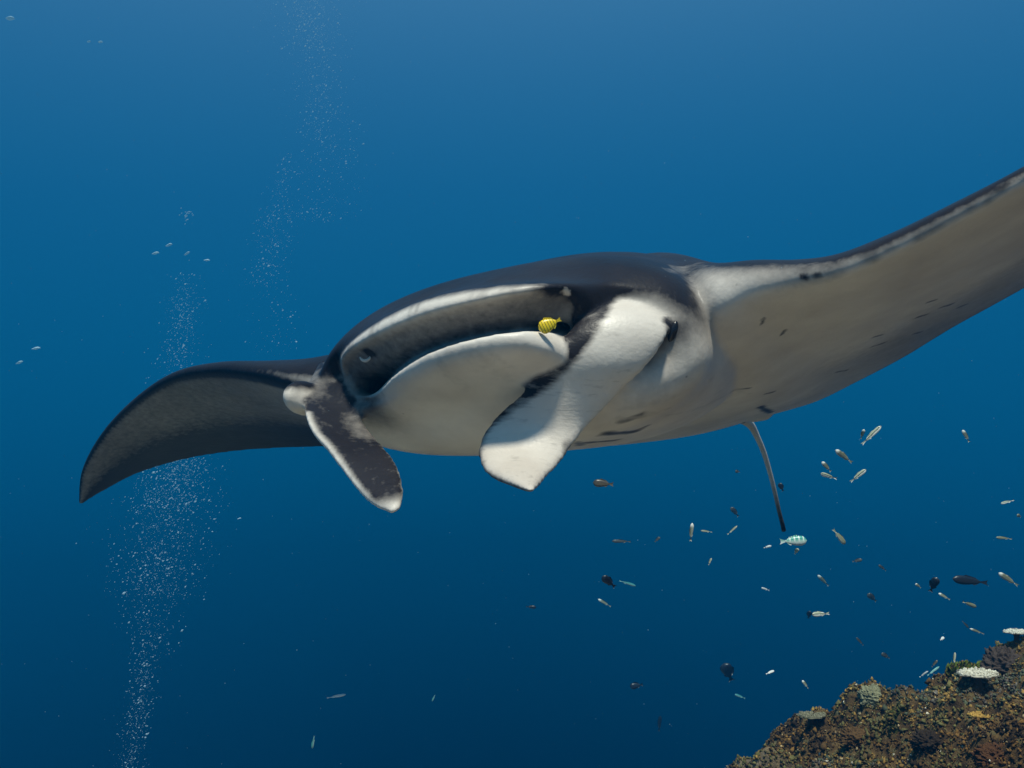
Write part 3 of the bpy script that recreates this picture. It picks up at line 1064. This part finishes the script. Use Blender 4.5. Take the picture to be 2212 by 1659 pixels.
def fish_shape(hr, wr, bend, slender_tail=.16, tf=.62):
    """Unit-length fish along +X (nose at .5, tail tip at -.5); returns body verts/faces and fin verts/faces."""
    n, m = 15, 12
    u = np.linspace(0, 1, n)                         # nose to tail root
    x = .5 - u * .80
    hprof = np.sin(np.pi * np.clip(u, 0, 1) ** .62) ** .85 * (1 - slender_tail) + slender_tail * np.clip(u * 6, 0, 1)
    hprof[0] = .05
    a = np.linspace(0, 2 * np.pi, m, endpoint=False)
    V = np.zeros((n, m, 3))
    V[..., 0] = x[:, None]
    V[..., 1] = (wr / 2) * hprof[:, None] * np.cos(a) * np.linspace(1, .45, n)[:, None]
    V[..., 2] = (hr / 2) * hprof[:, None] * np.sin(a)
    bv = np.vstack([V.reshape(-1, 3), [[.505, 0, 0], [-.30, 0, 0]]])
    bf = grid_faces(n, m)
    for j in range(m):
        bf.append((n * m, (j + 1) % m, j)); bf.append((n * m + 1, (n - 1) * m + j, (n - 1) * m + (j + 1) % m))
    t = .006
    def fin(poly):
        k = len(poly)
        return (np.array([(px_, t / 2, pz_) for px_, pz_ in poly] + [(px_, -t / 2, pz_) for px_, pz_ in poly]),
                [tuple(range(k)), tuple(range(2 * k - 1, k - 1, -1))] + [(i, (i + 1) % k, (i + 1) % k + k, i + k) for i in range(k)])
    h = hr / 2
    tail_ = fin([(-.28, h * .16), (-.40, h * .62 * tf), (-.50, h * tf), (-.465, h * .4 * tf), (-.455, 0), (-.465, -h * .4 * tf), (-.50, -h * tf), (-.40, -h * .62 * tf), (-.28, -h * .16)])
    def top(q): return np.interp(q, x[::-1], (h * hprof)[::-1])
    dors = fin([(.22, top(.22) * .9), (.12, top(.12) + h * .30), (-.02, top(-.02) + h * .26), (-.14, top(-.14) + h * .28), (-.24, top(-.24) * .9)])
    anal = fin([(-.04, -top(-.04) * .9), (-.10, -top(-.10) - h * .26), (-.19, -top(-.19) - h * .18), (-.25, -top(-.25) * .9)])
    for v in (bv, tail_[0], dors[0], anal[0]):
        v[:, 1] += bend * np.clip(-v[:, 0] + .1, 0, 1) ** 2
    return (bv, bf), tail_, dors, anal


def fish(name, h6, t6, d, hr, mat, label, bend=.0, dd=.0, parts=False, conv=Z6, roll=0.0, wr=None, tf=.62):
    hx, hy = conv(*h6); tx, ty = conv(*t6)
    a_, b_ = P(hx, hy, d), P(tx, ty, d + dd)
    X = a_ - b_
    L = np.linalg.norm(X); X = X / L
    c = (a_ + b_) / 2
    Y = -nrm(c); Y = nrm(Y - X * (Y @ X)); Zz = np.cross(X, Y)
    if Zz[2] < 0:
        Y, Zz = -Y, -Zz
    Y, Zz = Y * math.cos(roll) + Zz * math.sin(roll), Zz * math.cos(roll) - Y * math.sin(roll)
    body, tl, do, an = fish_shape(hr, wr or hr * .55, bend, tf=tf)
    mw = Matrix([[X[i] * L, Y[i] * L, Zz[i] * L, c[i]] for i in range(3)] + [[0, 0, 0, 1]])
    if parts:
        o = mesh_obj(name, body[0], body[1], FM[mat])
        for nm, q in (('tail_fin', tl), ('dorsal_fin', do), ('anal_fin', an)):
            mesh_obj(nm, q[0], q[1], FM[mat], o, smooth=False)
        for s_ in (1, -1):
            ball('eye', np.array([.385, s_ * (wr or hr * .55) * .27, hr * .10]), (np.array([0, 1., 0]), np.array([1., 0, 0]), np.array([0, 0, 1.])), (.012, .024, .024), m_eye, o, 8, 10)
    else:
        V, f, off = [], [], 0
        for q in (body, tl, do, an):
            V.append(q[0]); f += [tuple(i + off for i in g) for g in q[1]]; off += len(q[0])
        o = mesh_obj(name, np.vstack(V), f, FM[mat])
    o.matrix_world = mw
    tag(o, label, 'fish', 'reef fish')
    return o


ID = lambda x, y: (x, y)
y_ = fish('juvenile_trevally', (1164, 712), (1212, 689), 1.16, .58, 'yellow', 'tiny yellow fish with thin black bars at the open mouth', parts=True, conv=ID, wr=.30, tf=.34)
y_['group'] = ''
del y_['group']
FISH = [
    # name, head, tail, distance, height ratio, coat, label, bend, parts
    ('reef_fish', (95, 400), (186, 408), 3.2, .38, 'brown', 'mottled brown fish alone below the pointed white head fin', .0, True),
    ('wrasse', (1038, 655), (918, 660), 2.9, .36, 'wrasse', 'turquoise and white striped wrasse just below the tail tip', .0, True),
    ('fusilier', (1680, 824), (1838, 843), 3.4, .24, 'dark', 'long dark cigar shaped fish above the reef', .0, True),
    ('slender_fish', (1366, 150), (1280, 232), 2.7, .17, 'pale', 'bright silvery slender fish with a dark stripe, highest of the near shoal', .05, True),
    ('slender_fish', (1291, 165), (1276, 208), 3.0, .30, 'head_sunlit', 'short pale headed fish tucked behind the highest silvery fish', .0, False),
    ('slender_fish', (1164, 256), (1237, 312), 2.8, .24, 'head_sunlit', 'pale headed brown fish angled down beside the manta tail shoal', .10, True),
    ('slender_fish', (1104, 308), (1145, 352), 3.0, .30, 'head_sunlit', 'small pale headed fish directly over the white curved fish', .0, False),
    ('slender_fish', (1098, 360), (1168, 382), 2.9, .22, 'pale', 'white curved slender fish, lowest left of the near shoal', .15, False),
    ('slender_fish', (1299, 342), (1230, 397), 2.8, .22, 'pale', 'bright cream and dark fish slanting up, lowest right of the near shoal', .10, True),
    ('slender_fish', (1724, 168), (1755, 222), 3.2, .26, 'head_sunlit', 'lone pale headed fish below the wing at far right', .0, False),
    ('slender_fish', (533, 578), (525, 660), 3.6, .20, 'head_sunlit', 'pale headed fish hanging vertically, head up', .10, False),
    ('slender_fish', (570, 612), (621, 618), 3.8, .17, 'tan', 'thin pale fish lying level beside the vertical fish', .1, False),
    ('slender_fish', (731, 591), (687, 629), 3.8, .15, 'tan', 'thin straw coloured fish slanting upward left of the tail', .0, False),
    ('reef_fish', (703, 509), (737, 550), 5.0, .38, 'brown', 'faint dusky fish left of the tail pointing up', .0, False),
    ('reef_fish', (722, 350), (742, 352), 4.6, .60, 'brown', 'faint little brown fish left of the pale part of the tail', .0, False),
    ('reef_fish', (916, 402), (934, 438), 3.6, .55, 'dark', 'small black fish touching the right side of the tail', .0, False),
    ('slender_fish', (882, 679), (847, 687), 3.6, .26, 'white', 'small whitish fish left of the turquoise wrasse', .0, False),
    ('reef_fish', (1000, 690), (984, 716), 3.6, .48, 'tan', 'stubby pale fish right under the turquoise wrasse', .0, False),
    ('slender_fish', (1207, 672), (1155, 606), 3.0, .26, 'tan', 'olive brown fish diving head down right of the wrasse', .20, True),
    ('slender_fish', (1893, 493), (1950, 478), 3.3, .18, 'pale', 'thin pale fish near the frame edge below the wing', .2, False),
    ('reef_fish', (1965, 542), (1982, 552), 3.6, .5, 'tan', 'tiny faint fish at the frame edge under the thin pale fish', .0, False),
    ('slender_fish', (1872, 642), (1942, 648), 3.5, .17, 'tan', 'thin level sandy fish near the frame edge', .1, False),
    ('slender_fish', (1883, 798), (1970, 855), 2.8, .24, 'head_sunlit', 'stout pale headed fish angling down right of the dark fusilier', .08, True),
    ('reef_fish', (1612, 818), (1582, 882), 3.6, .48, 'dark', 'dusky oval fish standing upright left of the dark fusilier', .0, False),
    ('reef_fish', (1516, 846), (1542, 864), 3.7, .42, 'head_sunlit', 'tiny pale faced fish left of the upright dusky fish', .0, False),
    ('slender_fish', (1618, 888), (1670, 916), 3.2, .24, 'head_sunlit', 'bright faced fish under the upright dusky fish', .0, False),
    ('slender_fish', (1786, 949), (1724, 924), 3.5, .22, 'tan', 'thin brownish fish below the dark fusilier', .0, False),
    ('slender_fish', (1756, 1044), (1820, 1067), 3.2, .17, 'head_sunlit', 'thin white nosed fish above the reef edge', .06, False),
    ('slender_fish', (1752, 1042), (1722, 1008), 4.2, .20, 'brown', 'faint fish meeting the white nosed fish nose to nose', .0, False),
    ('reef_fish', (1643, 1082), (1626, 1094), 3.0, .40, 'white', 'tiny bright white fish above the reef crest', .0, False),
    ('slender_fish', (1691, 1148), (1687, 1208), 3.8, .16, 'tan', 'thin upright fish hovering over the green algae', .0, False),
    ('slender_fish', (1573, 1231), (1534, 1258), 3.2, .15, 'white', 'thin white fish low over the reef crest', .0, False),
    ('slender_fish', (1622, 1211), (1568, 1251), 3.2, .13, 'teal', 'thin greenish fish parallel to the white one over the crest', .0, False),
    ('slender_fish', (1614, 1183), (1588, 1213), 4.0, .26, 'brown', 'faint brown fish above the greenish and white pair', .0, False),
    ('reef_fish', (1366, 1153), (1404, 1174), 4.6, .42, 'brown', 'blurred brown fish hovering over the yellowish brain coral', .0, False),
    ('slender_fish', (1256, 1083), (1288, 1118), 4.6, .22, 'brown', 'faint brown fish left of the blurred one, pointing up', .0, False),
    ('slender_fish', (1017, 1272), (1045, 1308), 3.4, .28, 'head_sunlit', 'small pale headed fish left of the brain coral', .0, False),
    ('slender_fish', (894, 1229), (857, 1244), 2.8, .20, 'white', 'small bright white sliver of a fish in open water', .0, False),
    ('surgeonfish', (672, 1196), (708, 1276), 4.6, .62, 'dark', 'dark blue oval fish head up, low in open water', .0, False),
    ('reef_fish', (258, 1300), (316, 1290), 4.6, .46, 'dark', 'small black fish facing left near the bottom', .0, False),
    ('slender_fish', (392, 1428), (385, 1498), 6.0, .22, 'dark', 'barely visible dark fish hanging upright near the bottom', .0, False),
    ('slender_fish', (720, 1334), (767, 1351), 5.2, .22, 'teal', 'faint greenish fish under the dark blue oval fish', .0, False),
    ('slender_fish', (1061, 982), (1132, 978), 2.9, .26, 'pale', 'bright arched cream fish with a dark stripe, mid water', .35, True),
    ('reef_fish', (1052, 966), (1044, 1000), 4.2, .55, 'dark', 'dusky fish behind the nose of the arched cream fish', .0, False),
    ('slender_fish', (837, 864), (872, 874), 3.4, .22, 'white', 'small whitish arched fish left of the arched cream one', .3, False),
    ('slender_fish', (1085, 808), (1135, 856), 4.4, .22, 'head_sunlit', 'faint thin fish pointing up left, below the wrasse', .0, False),
    ('slender_fish', (1282, 739), (1238, 748), 4.6, .36, 'brown', 'faint brown fish level, right of the diving olive fish', .0, False),
    ('slender_fish', (1354, 763), (1388, 788), 4.6, .30, 'brown', 'faint brown fish pointing up left in mid water', .0, False),
    ('reef_fish', (1306, 890), (1345, 924), 5.0, .44, 'brown', 'very faint blurry brown fish in mid water', .0, False),
    ('reef_fish', (136, 813), (193, 861), 3.6, .44, 'dark', 'solid black fish with its tail down, far left of the group', .0, False),
    ('slender_fish', (284, 856), (208, 831), 4.4, .15, 'teal', 'thin greenish fish right of the solid black fish', .0, False),
    ('slender_fish', (117, 914), (175, 947), 4.2, .18, 'head_sunlit', 'thin pale nosed fish below the solid black fish', .0, False),
    ('slender_fish', (617, 733), (604, 764), 3.8, .26, 'tan', 'small sandy fish pointing up in open water', .0, False),
    ('slender_fish', (178, 658), (264, 660), 5.2, .17, 'brown', 'faint long brown fish lying level below the manta belly', .0, False),
    ('reef_fish', (390, 640), (366, 662), 5.4, .40, 'brown', 'tiny faint fish right of the faint long brown one', .0, False),
]
for nm, h6, t6, d, hr, mt, lb_, bd, pt in FISH:
    d = d * 1.45 if d >= 4.2 else d
    fish(nm, h6, t6, d, hr, mt, lb_, bd, dd=rng.uniform(-.02, .02), parts=pt, roll=rng.uniform(-.15, .15))
for h_, t_, d, hr, mt, lb_, bd in (((747, 1500), (705, 1508), 2.6, .12, 'white', 'thin bright white fish alone at bottom left of centre', .05),
                                   ((674, 1617), (679, 1588), 4.2, .20, 'teal', 'dim greenish fish diving near the bottom edge', .1),
                                   ((933, 1515), (940, 1500), 5.0, .20, 'teal', 'barely visible greenish fish right of the bright white one', .0),
                                   ((1158, 1312), (1136, 1310), 6.0, .30, 'dark', 'barely visible dark fish level in the deep centre', .0)):
    fish('slender_fish', h_, t_, d, hr, mt, lb_, bd, conv=ID)

# ------------------------------------------------------------------ bubbles
m_bub, n_, l_, b_ = new_mat('bubble_silver')
b_.inputs['Base Color'].default_value = (.62, .90, 1.0, 1)
b_.inputs['Roughness'].default_value = .3
b_.inputs['Alpha'].default_value = .38
OCT_V = np.array([[1, 0, 0], [-1, 0, 0], [0, 1, 0], [0, -1, 0], [0, 0, 1], [0, 0, -1]], float)
OCT_F = np.array([[0, 2, 4], [2, 1, 4], [1, 3, 4], [3, 0, 4], [2, 0, 5], [1, 2, 5], [3, 1, 5], [0, 3, 5]])


def bubble_cloud(label, samples):
    V, f = [], []
    for i, (x, y, d, r) in enumerate(samples):
        c = P(x, y, d)
        v = OCT_V * r * np.array([1.6, 1.0, .75])
        t = rng.normal(.55, .25)
        v = np.stack([v[:, 0] * math.cos(t) - v[:, 2] * math.sin(t), v[:, 1], v[:, 0] * math.sin(t) + v[:, 2] * math.cos(t)], 1)
        V.append(v + c); f.append(OCT_F + i * 6)
    o = mesh_obj('bubble_trail', np.vstack(V), np.vstack(f).tolist(), m_bub)
    tag(o, label, 'bubbles', kind='stuff')


def trail(spec, d0, rscale):
    out = []
    for y0, y1, x0, x1, w0, w1, cnt in spec:
        for _ in range(int(cnt * 4.5)):
            t = rng.random()
            x = x0 + (x1 - x0) * t + rng.normal(0, 1) * (w0 + (w1 - w0) * t)
            out.append((x, y0 + (y1 - y0) * t, d0 + rng.normal(0, .18), rscale * (.25 + rng.exponential(.38))))
    return out


tA = trail([(590, 800, 400, 385, 16, 26, 90), (640, 800, 395, 385, 20, 22, 60), (800, 985, 385, 380, 26, 40, 170), (985, 1100, 385, 365, 38, 48, 300), (1100, 1290, 360, 330, 52, 48, 330),
            (1290, 1420, 330, 320, 40, 22, 90), (1420, 1660, 318, 280, 16, 16, 150)], 3.3, .0016)
tA += [(405 + rng.normal(0, 7), 470 + rng.normal(0, 7), 3.3, .0022) for _ in range(26)]
bubble_cloud('rising trail of fine bubbles passing behind the far wing', tA)
tB = trail([(-20, 110, 660, 680, 45, 30, 260), (110, 300, 690, 700, 34, 32, 190), (300, 480, 715, 690, 32, 45, 110), (330, 450, 620, 600, 12, 12, 45), (450, 620, 600, 570, 25, 22, 130), (620, 800, 590, 600, 30, 30, 40)], 3.6, .0015)
bubble_cloud('faint haze of tiny bubbles drifting at the top', tB)


def cap_bubble(x, y, w, d, label, tilt=.1):
    """A wobbling flattened bubble: domed above, hollow below."""
    r = w / F * d / 2
    n, m = 8, 18
    V = []
    for th in np.linspace(.05, 1.25, n):
        for q in np.linspace(0, 2 * np.pi, m, endpoint=False):
            V.append((math.sin(th) * math.cos(q), math.sin(th) * math.sin(q), math.cos(th) * .55))
    for th in np.linspace(1.15, .05, n):
        for q in np.linspace(0, 2 * np.pi, m, endpoint=False):
            V.append((math.sin(th) * math.cos(q), math.sin(th) * math.sin(q), .10 + math.cos(th) * .22))
    V = np.array(V) * r * np.array([1, .8, 1])
    V[:, 2] += V[:, 0] * tilt + .12 * r * np.sin(V[:, 0] / r * 3)
    o = mesh_obj('bubble', V, grid_faces(2 * n, m), m_bub)
    o.location = P(x, y, d)
    tag(o, label, 'bubble', 'larger bubbles')


for a_ in ((365, 531, 16, 3.2, 'flattened silvery bubble above the pair of smaller ones', .25), (336, 549, 17, 3.2, 'dim flattened bubble leftmost under the bubble cluster', .1),
           (404, 549, 13, 3.3, 'small tilted bubble straight below the bubble cluster', .5), (447, 564, 15, 3.3, 'flattened bubble rightmost under the bubble cluster', -.1),
           (78, 755, 20, 3.8, 'faint flat bubble at left above the far wing', .05), (42, 785, 16, 3.8, 'fainter bubble near the left frame edge', .3),
           (517, 1121, 9, 3.4, 'single bubble below the far wing near the dark head fin', .1), (192, 91, 9, 3.6, 'tiny bubble near the top left corner, left of a pair', .1),
           (217, 92, 11, 3.6, 'tiny bubble near the top left corner, right of a pair', .0), (22, 42, 20, 3.8, 'faint wide bubble in the top left corner', .0)):
    cap_bubble(*a_)

# ---- drifting specks in the water
def specks():
    n = 900
    d = rng.uniform(.7, 6.0, n)
    x, y = rng.uniform(-60, 2270, n), rng.uniform(-60, 1700, n)
    V, f = [], []
    for i in range(n):
        r = .0005 * d[i] * rng.uniform(.25, .9)
        V.append((OCT_V + rng.normal(0, .3, (6, 3))) * r + P(x[i], y[i], d[i])); f.append(OCT_F + i * 6)
    o = mesh_obj('plankton_specks', np.vstack(V), np.vstack(f).tolist(), m_bub)
    tag(o, 'tiny pale plankton specks drifting through the water', 'plankton', kind='stuff')


specks()

# ------------------------------------------------------------------ sea haze
hz = bpy.data.meshes.new('haze')
x0, x1, y0, y1, z0, z1 = -9, 8, -7, 11.5, -9.5, 2.6
hv = [(x, y, z) for x in (x0, x1) for y in (y0, y1) for z in (z0, z1)]
hz.from_pydata(hv, [], [(0, 1, 3, 2), (4, 6, 7, 5), (0, 4, 5, 1), (2, 3, 7, 6), (0, 2, 6, 4), (1, 5, 7, 3)])
hz.update()
haze = bpy.data.objects.new('haze', hz)
COL.objects.link(haze)
tag(haze, kind='stuff')
hm = bpy.data.materials.new('sea_haze')
hm.use_nodes = True
hn = hm.node_tree.nodes; hn.clear()
ho = hn.new('ShaderNodeOutputMaterial')
pv = hn.new('ShaderNodeVolumePrincipled')
pv.inputs['Color'].default_value = (.002, .074, .165, 1)
pv.inputs['Density'].default_value = .13
pv.inputs['Absorption Color'].default_value = (.22, .50, .72, 1)
pv.inputs['Anisotropy'].default_value = .2
hm.node_tree.links.new(pv.outputs[0], ho.inputs['Volume'])
hz.materials.append(hm)
